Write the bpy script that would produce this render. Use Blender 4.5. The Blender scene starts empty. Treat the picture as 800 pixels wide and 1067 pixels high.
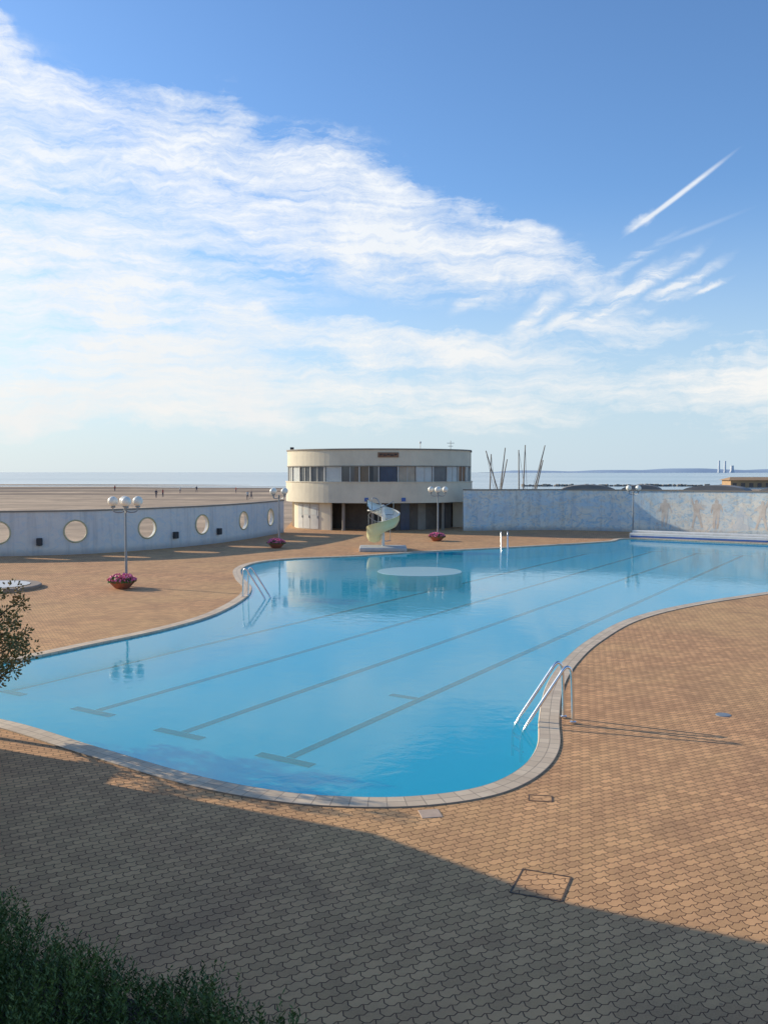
import bpy, bmesh, math, random
import numpy as np
from mathutils import Vector, Matrix, noise
from mathutils.geometry import tessellate_polygon
random.seed(7); rng=np.random.default_rng(7)
S=bpy.context.scene
COL=S.collection
R=math.radians
# ---------------------------------------------------------------- camera
H=4.5; FP=920.0; PITCH=math.atan((533.5-492)/FP)
cam_d=bpy.data.cameras.new("camera"); cam=bpy.data.objects.new("camera",cam_d); COL.objects.link(cam)
cam.location=(0,0,H); cam.rotation_euler=(R(90)-PITCH,0,0)
cam_d.sensor_fit='VERTICAL'; cam_d.sensor_height=36; cam_d.lens=FP/1067*36
cam_d.clip_start=0.1; cam_d.clip_end=60000
S.camera=cam
def survey(u,v,z=0.0):
    """site measurement: ray from the view point down to a horizontal plane"""
    x=(u-400)/FP; y=1.0; zz=-(v-533.5)/FP
    c,s=math.cos(PITCH),math.sin(PITCH)
    dy=c*y+s*zz; dz=-s*y+c*zz
    t=(z-H)/dz
    return (x*t,dy*t)
# ---------------------------------------------------------------- node helpers
class NG:
    def __init__(s,tree): s.t=tree; s.n=tree.nodes; s.l=tree.links
    def add(s,typ,**kw):
        n=s.n.new(typ)
        for k,v in kw.items(): setattr(n,k,v)
        return n
    def setin(s,sock,val):
        if isinstance(val,bpy.types.NodeSocket): s.l.new(val,sock)
        elif val is not None: sock.default_value=val
    def math(s,op,a,b=None,c=None,clamp=False):
        n=s.add('ShaderNodeMath',operation=op); n.use_clamp=clamp
        s.setin(n.inputs[0],a)
        if b is not None: s.setin(n.inputs[1],b)
        if c is not None: s.setin(n.inputs[2],c)
        return n.outputs[0]
    def vmath(s,op,a,b=None):
        n=s.add('ShaderNodeVectorMath',operation=op); s.setin(n.inputs[0],a)
        if b is not None: s.setin(n.inputs[1],b)
        return n.outputs['Value'] if op in('LENGTH','DOT_PRODUCT') else n.outputs[0]
    def mix(s,f,a,b,bt='MIX'):
        n=s.add('ShaderNodeMix',data_type='RGBA',blend_type=bt)
        s.setin(n.inputs[0],f); s.setin(n.inputs[6],a); s.setin(n.inputs[7],b)
        return n.outputs[2]
    def mapr(s,v,a,b,c=0.,d=1.,smooth=False):
        n=s.add('ShaderNodeMapRange'); 
        if smooth: n.interpolation_type='SMOOTHSTEP'
        s.setin(n.inputs[0],v)
        for i,x in enumerate((a,b,c,d)): n.inputs[i+1].default_value=x
        return n.outputs[0]
    def mapping(s,v,loc=(0,0,0),rot=(0,0,0),sc=(1,1,1),typ='POINT'):
        n=s.add('ShaderNodeMapping',vector_type=typ); s.setin(n.inputs[0],v)
        n.inputs[1].default_value=loc; n.inputs[2].default_value=rot; n.inputs[3].default_value=sc
        return n.outputs[0]
    def noise(s,v,scale,detail=4,rough=.5,dist=0.):
        n=s.add('ShaderNodeTexNoise'); s.setin(n.inputs['Vector'],v)
        n.inputs['Scale'].default_value=scale; n.inputs['Detail'].default_value=detail
        n.inputs['Roughness'].default_value=rough; n.inputs['Distortion'].default_value=dist
        return n.outputs[0]
    def bump(s,h,strength=.3,dist=.01):
        n=s.add('ShaderNodeBump'); s.setin(n.inputs['Height'],h)
        n.inputs['Strength'].default_value=strength; n.inputs['Distance'].default_value=dist
        return n.outputs[0]
def C(r,g,b): return (r,g,b,1.0)
def mat(name,col,rough=.7,metal=0.,spec=.5):
    m=bpy.data.materials.new(name); m.use_nodes=True
    g=NG(m.node_tree); b=m.node_tree.nodes['Principled BSDF']
    b.inputs['Roughness'].default_value=rough; b.inputs['Metallic'].default_value=metal
    b.inputs['Specular IOR Level'].default_value=spec
    b.inputs['Base Color'].default_value=C(*col)
    return m,g,b
def stained(name,c1,c2,scale=1.5,rough=.8,bump=.2,metal=0.,fine=25.):
    m,g,b=mat(name,c1,rough,metal)
    tc=g.add('ShaderNodeTexCoord').outputs['Object']
    n1=g.noise(tc,scale,6,.6,.4); n2=g.noise(tc,fine,3,.6)
    f=g.math('ADD',g.math('MULTIPLY',n1,.7),g.math('MULTIPLY',n2,.3))
    f=g.mapr(f,.35,.65)
    g.setin(b.inputs['Base Color'],g.mix(f,C(*c1),C(*c2)))
    if bump: g.setin(b.inputs['Normal'],g.bump(n2,bump,.01))
    return m
# ---------------------------------------------------------------- mesh helpers
def obj(name,verts,faces,m=None,parent=None,smooth=False,loc=None,uvs=None):
    me=bpy.data.meshes.new(name); me.from_pydata([tuple(v) for v in verts],[],[tuple(f) for f in faces]); me.update()
    if m is not None:
        for x in (m if isinstance(m,(list,tuple)) else [m]): me.materials.append(x)
    if smooth:
        for p in me.polygons: p.use_smooth=True
    if uvs is not None:
        ul=me.uv_layers.new(name='UVMap')
        for li,l in enumerate(me.loops): ul.data[li].uv=uvs[l.vertex_index]
    o=bpy.data.objects.new(name,me); COL.objects.link(o)
    if loc is not None: o.location=loc
    if parent is not None: o.parent=parent
    return o
def empty(name,loc=(0,0,0),rotz=0.):
    e=bpy.data.objects.new(name,None); COL.objects.link(e); e.location=loc; e.rotation_euler=(0,0,rotz); e.empty_display_size=.3; return e
def top(o,label,cat,group=None):
    o["label"]=label; o["category"]=cat
    if group: o["group"]=group
    return o
def structure(o,label=None):
    o["kind"]="structure"
    return o
class MB:
    def __init__(s): s.v=[]; s.f=[]
    def add(s,v,f):
        k=len(s.v); s.v+= [tuple(x) for x in v]; s.f+=[tuple(i+k for i in q) for q in f]; return s
    def box(s,c,d,rz=0.,bev=0.):
        cx,cy,cz=c; hx,hy,hz=d[0]/2,d[1]/2,d[2]/2
        cs,sn=math.cos(rz),math.sin(rz)
        if bev<=0:
            v=[(x,y,z) for z in(-hz,hz) for x,y in((-hx,-hy),(hx,-hy),(hx,hy),(-hx,hy))]
            f=[(3,2,1,0),(4,5,6,7),(0,1,5,4),(1,2,6,5),(2,3,7,6),(3,0,4,7)]
        else:
            b=min(bev,hx*.9,hy*.9,hz*.9); v=[]
            def ring(ix,z):
                X,Y=hx-ix,hy-ix; B=b
                return [(-X+B,-Y,z),(X-B,-Y,z),(X,-Y+B,z),(X,Y-B,z),(X-B,Y,z),(-X+B,Y,z),(-X,Y-B,z),(-X,-Y+B,z)]
            rs=[ring(b,-hz),ring(0,-hz+b),ring(0,hz-b),ring(b,hz)]
            for r in rs: v+=r
            f=[tuple(range(7,-1,-1)),tuple(range(24,32))]
            for k in range(3):
                for i in range(8):
                    j=(i+1)%8; f.append((k*8+i,k*8+j,(k+1)*8+j,(k+1)*8+i))
        return s.add([(cx+x*cs-y*sn,cy+x*sn+y*cs,cz+z) for x,y,z in v],f)
    def lathe(s,prof,c=(0,0,0),n=20):
        v=[];f=[]
        for r,z in prof:
            for i in range(n):
                a=2*math.pi*i/n; v.append((c[0]+r*math.cos(a),c[1]+r*math.sin(a),c[2]+z))
        for k in range(len(prof)-1):
            for i in range(n):
                j=(i+1)%n; f.append((k*n+i,k*n+j,(k+1)*n+j,(k+1)*n+i))
        f.append(tuple(range(n-1,-1,-1))); m=(len(prof)-1)*n; f.append(tuple(range(m,m+n)))
        return s.add(v,f)
    def sphere(s,c,r,n=16,m=10,sq=1.):
        prof=[(max(1e-3,r*math.sin(math.pi*k/m)),-r*sq*math.cos(math.pi*k/m)) for k in range(m+1)]
        return s.lathe(prof,c,n)
    def tube(s,pts,r,n=8,sub=1,closed=False):
        P=[Vector(p) for p in pts]
        if sub>1: P=cr(P,sub,closed)
        rr=r if isinstance(r,(list,tuple)) else None
        v=[];f=[];up=None;N=len(P)
        for i,p in enumerate(P):
            t=(P[(i+1)%N]-P[i-1]) if closed else (P[min(i+1,N-1)]-P[max(i-1,0)])
            t.normalize()
            if up is None:
                up=Vector((0,0,1)) if abs(t.z)<.9 else Vector((1,0,0))
            up=(up-t*up.dot(t)).normalized(); w=t.cross(up)
            q=(rr[0]+(rr[1]-rr[0])*i/(N-1)) if rr else r
            for k in range(n):
                a=2*math.pi*k/n; v.append(p+(up*math.cos(a)+w*math.sin(a))*q)
        L=N if closed else N-1
        for i in range(L):
            i2=(i+1)%N
            for k in range(n):
                j=(k+1)%n; f.append((i*n+k,i*n+j,i2*n+j,i2*n+k))
        if not closed:
            f.append(tuple(range(n-1,-1,-1))); f.append(tuple(range((N-1)*n,N*n)))
        return s.add(v,f)
    def obj(s,name,m,parent=None,smooth=False,loc=None):
        o=obj(name,s.v,s.f,m,parent,False,loc)
        if smooth:
            o.data.shade_smooth() if hasattr(o.data,'shade_smooth') else None
            try: o.data.set_sharp_from_angle(angle=R(40))
            except Exception: pass
        return o
def cr(P,sub,closed=False):
    P=[Vector(p) for p in P]; N=len(P); out=[]
    L=N if closed else N-1
    for i in range(L):
        if closed: a,b,c,d=P[i-1],P[i],P[(i+1)%N],P[(i+2)%N]
        else: a,b,c,d=P[max(i-1,0)],P[i],P[i+1],P[min(i+2,N-1)]
        for k in range(sub):
            t=k/sub
            out.append(.5*((2*b)+(c-a)*t+(2*a-5*b+4*c-d)*t*t+(-a+3*b-3*c+d)*t**3))
    if not closed: out.append(P[-1])
    return out
def tess(loops,z):
    L=[[Vector((p[0],p[1],0)) for p in lp] for lp in loops]
    tris=tessellate_polygon(L)
    v=[(p.x,p.y,z) for lp in L for p in lp]
    f=[]
    for t in tris:
        a,b,c=[Vector(v[i]) for i in t]
        n=(b-a).cross(c-a).z
        f.append(t if n>0 else (t[0],t[2],t[1]))
    return v,f
def offset(P,d):
    out=[];N=len(P)
    for i in range(N):
        t=(P[(i+1)%N]-P[i-1]).normalized(); out.append(P[i]+Vector((t.y,-t.x,0))*d)
    return out
def clone_tree(src,loc,rotz=0.,group=None,scale=1.):
    n=src.copy(); COL.objects.link(n); n.location=loc; n.rotation_euler[2]=rotz; n.scale=(scale,)*3
    kids=list(src.children)
    for ch in kids:
        k=ch.copy(); COL.objects.link(k); k.parent=n
        for g2 in list(ch.children):
            q=g2.copy(); COL.objects.link(q); q.parent=k
    return n
# ---------------------------------------------------------------- sun direction
SUN_EL=R(20); SUN_FROM=Vector((-0.91,0.41,0)).normalized()
sun_rot=math.atan2(SUN_FROM.x,SUN_FROM.y)%(2*math.pi)
sd=bpy.data.lights.new("sun",'SUN'); sd.energy=5.0; sd.angle=R(.5); sd.color=(1,.88,.67)
so=bpy.data.objects.new("sun",sd); COL.objects.link(so)
to_sun=Vector((SUN_FROM.x*math.cos(SUN_EL),SUN_FROM.y*math.cos(SUN_EL),math.sin(SUN_EL)))
so.rotation_euler=to_sun.to_track_quat('Z','Y').to_euler(); so.location=(-40,20,30)
# ---------------------------------------------------------------- world
W=bpy.data.worlds.new("World"); S.world=W; W.use_nodes=True
W.node_tree.nodes.clear(); g=NG(W.node_tree)
STR=0.15
sky=g.add('ShaderNodeTexSky',sky_type='NISHITA'); sky.sun_disc=False
sky.sun_elevation=SUN_EL; sky.sun_rotation=sun_rot; sky.altitude=0; sky.air_density=1.0; sky.dust_density=.6; sky.ozone_density=1.6
tc=g.add('ShaderNodeTexCoord').outputs['Generated']
sep=g.add('ShaderNodeSeparateXYZ'); g.setin(sep.inputs[0],tc)
az=g.math('ARCTAN2',sep.outputs[0],sep.outputs[1]); el=g.math('ARCSINE',sep.outputs[2])
cmb=g.add('ShaderNodeCombineXYZ'); g.setin(cmb.inputs[0],az); g.setin(cmb.inputs[1],el); P=cmb.outputs[0]
def sp(u,v):
    a=math.atan((u-400)/FP); return a, math.atan((492-v)/FP*math.cos(a))
def blob(u,v,ru,rv,rot,amp,src=P):
    a,e=sp(u,v)
    q=g.mapping(src,(a,e,0),(0,0,R(-rot)),(ru/FP,rv/FP,1),'TEXTURE')
    return g.mapr(g.vmath('LENGTH',q),1.,.0,0.,amp,True)
def warped(scale,amt,seed):
    w=g.add('ShaderNodeTexNoise'); g.setin(w.inputs['Vector'],g.mapping(P,loc=(seed,0,0))); w.inputs['Scale'].default_value=scale; w.inputs['Detail'].default_value=5; w.inputs['Roughness'].default_value=.6
    wsc=g.add('ShaderNodeVectorMath',operation='SCALE'); g.setin(wsc.inputs[0],g.vmath('SUBTRACT',w.outputs['Color'],(0.5,.5,.5))); wsc.inputs[3].default_value=amt
    return g.vmath('ADD',P,wsc.outputs[0])
PW=warped(7,.12,0); PF=warped(16,.035,3)
blobs=[(40,195,400,140,20,1.3),(320,210,310,84,21,1.35),(520,262,200,50,19,1.25),(70,355,360,95,6,1.35),
 (430,368,290,32,4,1.15),(420,418,760,44,0,.85),(760,385,200,38,-8,.9),(20,72,170,34,22,.7),(-100,300,300,200,0,1.0),(640,345,140,30,2,.6)]
tot=None
for b_ in blobs:
    x=blob(*b_,src=PW); tot=x if tot is None else g.math('ADD',tot,x)
NA=g.noise(g.mapping(PW,rot=(0,0,R(24)),sc=(5,15,1)),1.,11,.70,.5)
NB=g.noise(g.mapping(PF,rot=(0,0,R(-38)),sc=(8,60,1)),1.,8,.66,.3)
NC=g.noise(g.mapping(PF,rot=(0,0,R(14)),sc=(5,64,1)),1.,8,.68,.2)
N=g.math('ADD',g.math('ADD',g.math('MULTIPLY',NA,.42),g.math('MULTIPLY',NB,.34)),g.math('MULTIPLY',NC,.24))
dn=g.math('ADD',g.math('MINIMUM',tot,1.0),g.math('MULTIPLY',g.math('SUBTRACT',N,.5),6.6))
dens=g.mapr(dn,.12,1.35,0,.97)
dens=g.math('MULTIPLY',dens,g.mapr(tot,0,.45,0,1,True))
fs=None
for q in [(636,318,85,10,-36,.95),(668,300,80,11,-32,.95),(702,300,70,8,-28,.9),(731,302,35,5,-24,.8),(596,325,80,12,-40,.85),(556,330,60,14,-40,.8),(688,318,60,7,-22,.7),(497,314,42,12,-30,.9),(655,275,60,9,-30,.6)]:
    x=blob(*q,src=PF); fs=x if fs is None else g.math('MAXIMUM',fs,x)
fs=g.math('MULTIPLY',fs,g.mapr(NB,.40,.60,.1,1.25))
tr=g.math('ADD',blob(702,208,71,3.6,-33,1.2,P),blob(663,232,24,6.5,-36,.7,PF))
tr=g.math('ADD',tr,blob(709,248,75,3.5,-17,.18,P))
trn=g.math('MULTIPLY',tr,g.mapr(NB,.3,.6,.5,1.1))
dens=g.math('MAXIMUM',dens,g.math('MINIMUM',g.math('MAXIMUM',trn,fs),.84))
shade=g.mapr(g.noise(PW,6,6,.6),.38,.65)
ccol=g.mix(g.mapr(el,.0,.30,0,1),C(.94/STR,.92/STR,.87/STR),C(.95/STR,.98/STR,1.02/STR))
ccol=g.mix(g.math('MULTIPLY',shade,.30),ccol,C(.70/STR,.79/STR,.88/STR))
base=g.mix(1.0,sky.outputs[0],C(.76,1.02,1.33),'MULTIPLY')
hz=g.mapr(el,.31,-.02,0,1,True)
hcol=g.mix(g.mapr(az,-.6,.4,0,1),C(.74/STR,.81/STR,.85/STR),C(.58/STR,.72/STR,.84/STR))
base=g.mix(g.math('MULTIPLY',hz,.88),base,hcol)
final=g.mix(dens,base,ccol)
bg=g.add('ShaderNodeBackground'); g.setin(bg.inputs[0],final); bg.inputs[1].default_value=STR
wo=g.add('ShaderNodeOutputWorld'); W.node_tree.links.new(bg.outputs[0],wo.inputs[0])
S.view_settings.view_transform='Standard'; S.view_settings.look='None'; S.view_settings.exposure=0
# ---------------------------------------------------------------- materials
def deck_material():
    m,g,b=mat("interlocking_pavers",(.4,.26,.18),.85,0.,.25)
    tc=g.add('ShaderNodeTexCoord').outputs['Object']
    r=g.mapping(tc,rot=(0,0,R(-27)))
    sp_=g.add('ShaderNodeSeparateXYZ'); g.setin(sp_.inputs[0],r)
    x,y=sp_.outputs[0],sp_.outputs[1]
    BW,RH=.19,.115
    def tri(t,per,amp):
        return g.math('MULTIPLY',g.math('SUBTRACT',g.math('PINGPONG',t,per/2),per/4),amp*4/per)
    cb=g.add('ShaderNodeCombineXYZ'); g.setin(cb.inputs[0],g.math('ADD',x,tri(y,RH,.011))); g.setin(cb.inputs[1],g.math('ADD',y,tri(x,BW/2,.012)))
    br=g.add('ShaderNodeTexBrick'); g.setin(br.inputs['Vector'],cb.outputs[0])
    br.inputs['Scale'].default_value=1; br.inputs['Brick Width'].default_value=BW; br.inputs['Row Height'].default_value=RH
    br.inputs['Mortar Size'].default_value=.0065; br.inputs['Mortar Smooth'].default_value=.45
    br.inputs['Color1'].default_value=C(.80,.43,.205); br.inputs['Color2'].default_value=C(.50,.262,.125); br.inputs['Mortar'].default_value=C(.17,.085,.045)
    big=g.noise(tc,.12,5,.6,.5); med=g.noise(tc,1.1,5,.65); fine=g.noise(tc,60,3,.6); mid=g.noise(tc,.45,5,.7,1.)
    col=g.mix(g.mapr(big,.4,.62,0,.45),br.outputs['Color'],C(.72,.46,.20))
    col=g.mix(g.mapr(med,.42,.7,0,.42),col,C(.38,.19,.10))
    col=g.mix(g.mapr(mid,.50,.66,0,.42),col,C(.30,.165,.09))
    col=g.mix(g.mapr(fine,.4,.75,0,.3),col,C(.86,.53,.28))
    spot=g.add('ShaderNodeTexVoronoi'); g.setin(spot.inputs['Vector'],tc); spot.inputs['Scale'].default_value=2.3
    col=g.mix(g.mapr(spot.outputs['Distance'],.05,.03,0,.5),col,C(.22,.13,.08))
    col=g.mix(g.math('MULTIPLY',br.outputs['Fac'],.8),col,C(.13,.065,.038))
    g.setin(b.inputs['Base Color'],col)
    hgt=g.math('SUBTRACT',g.math('MULTIPLY',fine,.15),br.outputs['Fac'])
    g.setin(b.inputs['Normal'],g.bump(hgt,.8,.012))
    return m
M_deck=deck_material()
def coping_material():
    m,g,b=mat("coping_tiles",(.5,.44,.36),.7)
    uv=g.add('ShaderNodeTexCoord').outputs['UV']
    br=g.add('ShaderNodeTexBrick'); g.setin(br.inputs['Vector'],uv); br.offset=0
    br.inputs['Scale'].default_value=1; br.inputs['Brick Width'].default_value=.24; br.inputs['Row Height'].default_value=.175
    br.inputs['Mortar Size'].default_value=.006; br.inputs['Color1'].default_value=C(.76,.60,.42); br.inputs['Color2'].default_value=C(.62,.48,.33); br.inputs['Mortar'].default_value=C(.32,.24,.17)
    tc=g.add('ShaderNodeTexCoord').outputs['Object']
    col=g.mix(g.mapr(g.noise(tc,1.5,5,.65),.45,.7,0,.45),br.outputs['Color'],C(.48,.35,.24))
    g.setin(b.inputs['Base Color'],col); g.setin(b.inputs['Normal'],g.bump(g.math('SUBTRACT',0.,br.outputs['Fac']),.4,.008))
    return m
M_cop=coping_material()
M_poolfloor=stained("pool_paint",(.08,.91,1.0),(.14,.95,1.0),.25,.5,0)
M_lane=stained("lane_paint",(.05,.02,.06),(.07,.03,.09),1,.6,0)
def water_mat(name,scale,strength,ior=1.33,tint=(.90,1.0,1.0)):
    m=bpy.data.materials.new(name); m.use_nodes=True; m.node_tree.nodes.clear(); g=NG(m.node_tree)
    tc=g.add('ShaderNodeTexCoord').outputs['Object']
    h=g.math('ADD',g.noise(g.mapping(tc,sc=(1,1.0,1)),scale,4,.55,.6),g.math('MULTIPLY',g.noise(tc,scale*.22,3,.5),1.5))
    nb=g.bump(h,strength,.05)
    fr=g.add('ShaderNodeFresnel'); fr.inputs[0].default_value=ior; g.setin(fr.inputs['Normal'],nb)
    tp=g.add('ShaderNodeBsdfTransparent'); tp.inputs[0].default_value=C(*tint)
    df=g.add('ShaderNodeBsdfDiffuse'); df.inputs[0].default_value=C(.04,.88,1.0)
    body=g.add('ShaderNodeMixShader'); body.inputs[0].default_value=.24
    m.node_tree.links.new(tp.outputs[0],body.inputs[1]); m.node_tree.links.new(df.outputs[0],body.inputs[2])
    gl=g.add('ShaderNodeBsdfGlossy'); gl.inputs['Roughness'].default_value=.01; g.setin(gl.inputs['Normal'],nb)
    gl.inputs[0].default_value=C(1,1,1)
    mx=g.add('ShaderNodeMixShader'); g.setin(mx.inputs[0],g.math('MULTIPLY',fr.outputs[0],.92)); 
    m.node_tree.links.new(body.outputs[0],mx.inputs[1]); m.node_tree.links.new(gl.outputs[0],mx.inputs[2])
    o=g.add('ShaderNodeOutputMaterial'); m.node_tree.links.new(mx.outputs[0],o.inputs[0])
    return m
M_water=water_mat("pool_water_surface",3.0,.06,1.27)
M_white=stained("white_paint",(.76,.74,.69),(.64,.62,.57),2,.55,.05)
M_conc=stained("cream_concrete",(.76,.67,.50),(.64,.56,.42),.9,.85,.3)
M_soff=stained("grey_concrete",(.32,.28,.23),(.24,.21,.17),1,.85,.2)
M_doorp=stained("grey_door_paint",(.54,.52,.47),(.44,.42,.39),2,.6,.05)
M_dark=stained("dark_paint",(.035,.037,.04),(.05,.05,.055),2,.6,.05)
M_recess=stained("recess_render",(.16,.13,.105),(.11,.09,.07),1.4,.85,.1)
M_steel,_,_=mat("polished_steel",(.80,.80,.79),.25,1.)
M_grey=stained("grey_metal",(.32,.34,.35),(.24,.26,.27),3,.45,.05,.4)
M_frame=stained("pale_window_frame",(.60,.57,.50),(.52,.50,.45),3,.5,.05)
M_glass,_,b_=mat("dark_glass",(.03,.045,.06),.08,0.,.9)
M_dimg=stained("grey_glass",(.16,.17,.17),(.09,.10,.11),1.2,.15,0)
M_curt=stained("curtained_glass",(.62,.62,.57),(.46,.48,.46),1.2,.25,0)
M_brown=stained("brown_shutter",(.30,.15,.07),(.18,.09,.05),1.5,.5,.1)
M_blueg=stained("blue_glass_panel",(.05,.07,.12),(.03,.045,.08),1.5,.25,0)
M_tan=stained("tan_blind",(.48,.40,.30),(.36,.30,.22),1.5,.4,0)
M_yellow=stained("yellow_fibreglass",(.78,.77,.42),(.72,.73,.42),1.5,.35,.03)
M_blue=stained("blue_plastic",(.04,.14,.45),(.05,.12,.36),2,.4,.03)
M_terr=stained("terracotta",(.40,.14,.08),(.30,.11,.07),4,.8,.2)
M_leaf=stained("flower_foliage",(.05,.13,.03),(.08,.17,.04),9,.7,0)
M_pink=stained("pink_petals",(.80,.10,.30),(.85,.30,.45),9,.6,0)
M_globe,g_,b_=mat("opal_glass",(.86,.82,.70),.25)
def sand():
    m,g,b=mat("beach_sand",(.36,.29,.21),.95,0.,.2)
    tc=g.add('ShaderNodeTexCoord').outputs['Object']
    s_=g.add('ShaderNodeSeparateXYZ'); g.setin(s_.inputs[0],tc)
    n=g.noise(g.mapping(tc,sc=(.008,.05,1)),1.,7,.65,.4); n2=g.noise(tc,.15,7,.7)
    col=g.mix(g.mapr(n2,.38,.62,0,1),C(.64,.46,.30),C(.42,.30,.20))
    wet=g.math('MULTIPLY',g.mapr(s_.outputs[1],110,260,.25,1,True),g.mapr(n,.44,.56,.0,.95))
    col=g.mix(wet,col,C(.19,.14,.105))
    g.setin(b.inputs['Base Color'],col); g.setin(b.inputs['Normal'],g.bump(n2,.8,.3))
    return m
M_sand=sand()
def sea():
    m,g,b=mat("sea_surface",(.16,.25,.30),.18,0.,.5)
    tc=g.add('ShaderNodeTexCoord').outputs['Object']
    n=g.noise(g.mapping(tc,sc=(.15,.5,1)),1.,5,.6)
    k=g.noise(g.mapping(tc,sc=(.0012,.008,1)),1.,4,.6)
    g.setin(b.inputs['Base Color'],g.mix(g.mapr(k,.4,.6),C(.16,.26,.32),C(.40,.48,.50)))
    g.setin(b.inputs['Normal'],g.bump(n,.2,.4))
    return m
M_sea=sea()
# ---------------------------------------------------------------- pool outline
Pp=[survey(*q) for q in [(0,750),(100,779),(200,808),(280,824),(350,831),(430,831),(500,821),(541,802),(560,778),(562,748),(569,716),(586,690),(613,667),(655,645),(715,630),(800,617)]]
Pp+=[(20.5,37.2),(27.5,44.5),(30.5,49.5),(29.5,51.8),(24,55.2),(17.0,59.6)]
Pp+=[survey(*q) for q in [(637,564),(600,566.5),(530,570.5),(450,574.5),(372,579.5),(310,582),(270,586),(252,593),(254,603),(262,612),(256,623),(225,640),(175,655),(100,671),(0,690)]]
Pp+=[(-11.2,20.6),(-11.6,18.7),(-9.8,17.0)]
P2=[Vector((x,y,0)) for x,y in Pp]
inner=cr(P2,8,True)
area=sum(inner[i].x*inner[(i+1)%len(inner)].y-inner[(i+1)%len(inner)].x*inner[i].y for i in range(len(inner)))
if area<0: inner.reverse()
FZ=-0.7; CW=.35
pool=empty("swimming_pool",(3,30,0)); top(pool,"large free-form blue outdoor pool with four painted swimming lanes","swimming pool")
def sub(o,par):
    o.parent=par; o.matrix_parent_inverse=Matrix.Translation(-par.location); return o
v,f=tess([inner],FZ); k=len(v); n=len(inner)
v+= [(p.x,p.y,-.02) for p in inner]
f=list(f)+[(i,k+i,k+(i+1)%n,(i+1)%n) for i in range(n)]
sub(obj("basin",v,f,M_poolfloor),pool)
L=0;v=[];f=[];uv=[]
prof=[(0,-.06),(-.02,0.0),(0.0,.022),(CW,.018),(CW+.01,-.02)]
ring=[offset(inner,d) if d else inner for d,_ in prof]
m_=len(prof)
for i in range(n+1):
    j=i%n
    for q in range(m_): v.append((ring[q][j].x,ring[q][j].y,prof[q][1])); uv.append((L,prof[q][0]))
    L+=(inner[(j+1)%n]-inner[j]).length
for i in range(n):
    for q in range(m_-1): a=i*m_+q; f.append((a,a+1,a+m_+1,a+m_)[::-1])
sub(obj("coping",v,f,M_cop,uvs=uv),pool)
v,f=tess([inner],-.035)
wt=obj("pool_water",v,f,M_water); structure(wt)
LD=Vector((.525,.851,0)).normalized(); LP=Vector((LD.y,-LD.x,0))
def strip(a,b,w,z,extra=None):
    d=(b-a).normalized(); p=Vector((d.y,-d.x,0))*w/2
    return [(q.x,q.y,z) for q in (a-p,a+p,b+p,b-p)],[(0,1,2,3)]
ends=[(297,792),(187,765),(97,742),(8,721)]
for i,e in enumerate(ends):
    a=Vector((*survey(*e,z=FZ),0)); mb=MB()
    wallp=Vector((20.5,57.3,0)); t=(wallp-a).dot(LD)-1.2
    q,ff=strip(a+LD*.15,a+LD*t,.20,FZ+.006); mb.add(q,ff)
    q,ff=strip(a-LP*.62,a+LP*.62,.23,FZ+.010); mb.add(q,ff)
    q,ff=strip(a+LD*t-LP*.6,a+LD*t+LP*.6,.23,FZ+.010); mb.add(q,ff)
    if i==0:
        c=Vector((*survey(432,728,z=FZ),0)); q,ff=strip(c-LP*.65,c+LP*.05,.20,FZ+.010); mb.add(q,ff)
    sub(mb.obj("lane_line",M_lane),pool)
cx,cy=survey(437,594.5)
M_plinth=stained("plinth_tiles",(.33,.54,.57),(.28,.49,.54),2,.3,0)
sub(MB().lathe([(1.95,FZ-.02),(1.95,-.08),(1.92,-.030),(.01,-.024)],(cx,cy,0),48).obj("round_island",M_plinth),pool)
tw=empty("starting_platform",(20.8,58.2,0),math.atan2(-4.4,7.0)); top(tw,"long low white starting platform at the end of the lanes","platform")
MB().box((3.2,.35,.17),(15.5,1.3,.36),bev=.03).obj("base",M_white,tw)
MB().box((3.2,.55,.42),(15.5,.5,.14),bev=.03).obj("step",M_white,tw)
MB().box((3.2,-.315,.12),(15.3,.02,.10)).obj("tile_band",M_blue,tw)
# ---------------------------------------------------------------- deck / ground / sea
WL=[(-70,42),(-40,45),(-26,46.3),(-20.4,47.2),(-15.9,49),(-11.7,54),(-9.3,59.5),(-7.6,66)]
WR=[(6.1,68),(12,68.6),(14.6,68.4),(19.5,66.3),(27,61),(36,53),(50,38)]
dk=[Vector((x,y,0)) for x,y in WL+[(-8.5,82),(9,82)]+WR+[(50,-30),(-70,-30)]]
pcx,pcy=survey(-3,613); 
kp=[Vector((pcx+1.62*math.cos(a*math.pi/20),pcy+1.62*math.sin(a*math.pi/20),0)) for a in range(40)]
hole=offset(inner,CW-.03)
v,f=tess([dk,hole,kp],0.0)
k=len(v); v+=[(p.x,p.y,0) for p in dk]+[(p.x,p.y,-.4) for p in dk]; n=len(dk)
f=list(f)+[(k+i,k+(i+1)%n,k+n+(i+1)%n,k+n+i) for i in range(n)]
deck=obj("pavement",v,f,M_deck); structure(deck)
rect=[Vector((x,y,0)) for x,y in((-2500,-400),(2500,-400),(2500,100),(-2500,100))]
v,f=tess([rect,dk],-.3); f=list(f)
nx,ny=160,90; k=len(v)
def beach_z(x,y):
    z=-.3-2.1*min(1,max(0,(y-100)/390))
    if y>100: z+=(.22*noise.noise(Vector((x*.012,y*.03,0)))+.95*noise.noise(Vector((x*.003,y*.03,5))))*min(1,(y-100)/250)
    return z
for j in range(ny+1):
    y=100+ (j/ny)**1.2*520
    for i in range(nx+1):
        t=(i/nx*2-1); x=(abs(t)**1.6)*math.copysign(1,t)*2500
        v.append((x,y,beach_z(x,y)))
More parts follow.
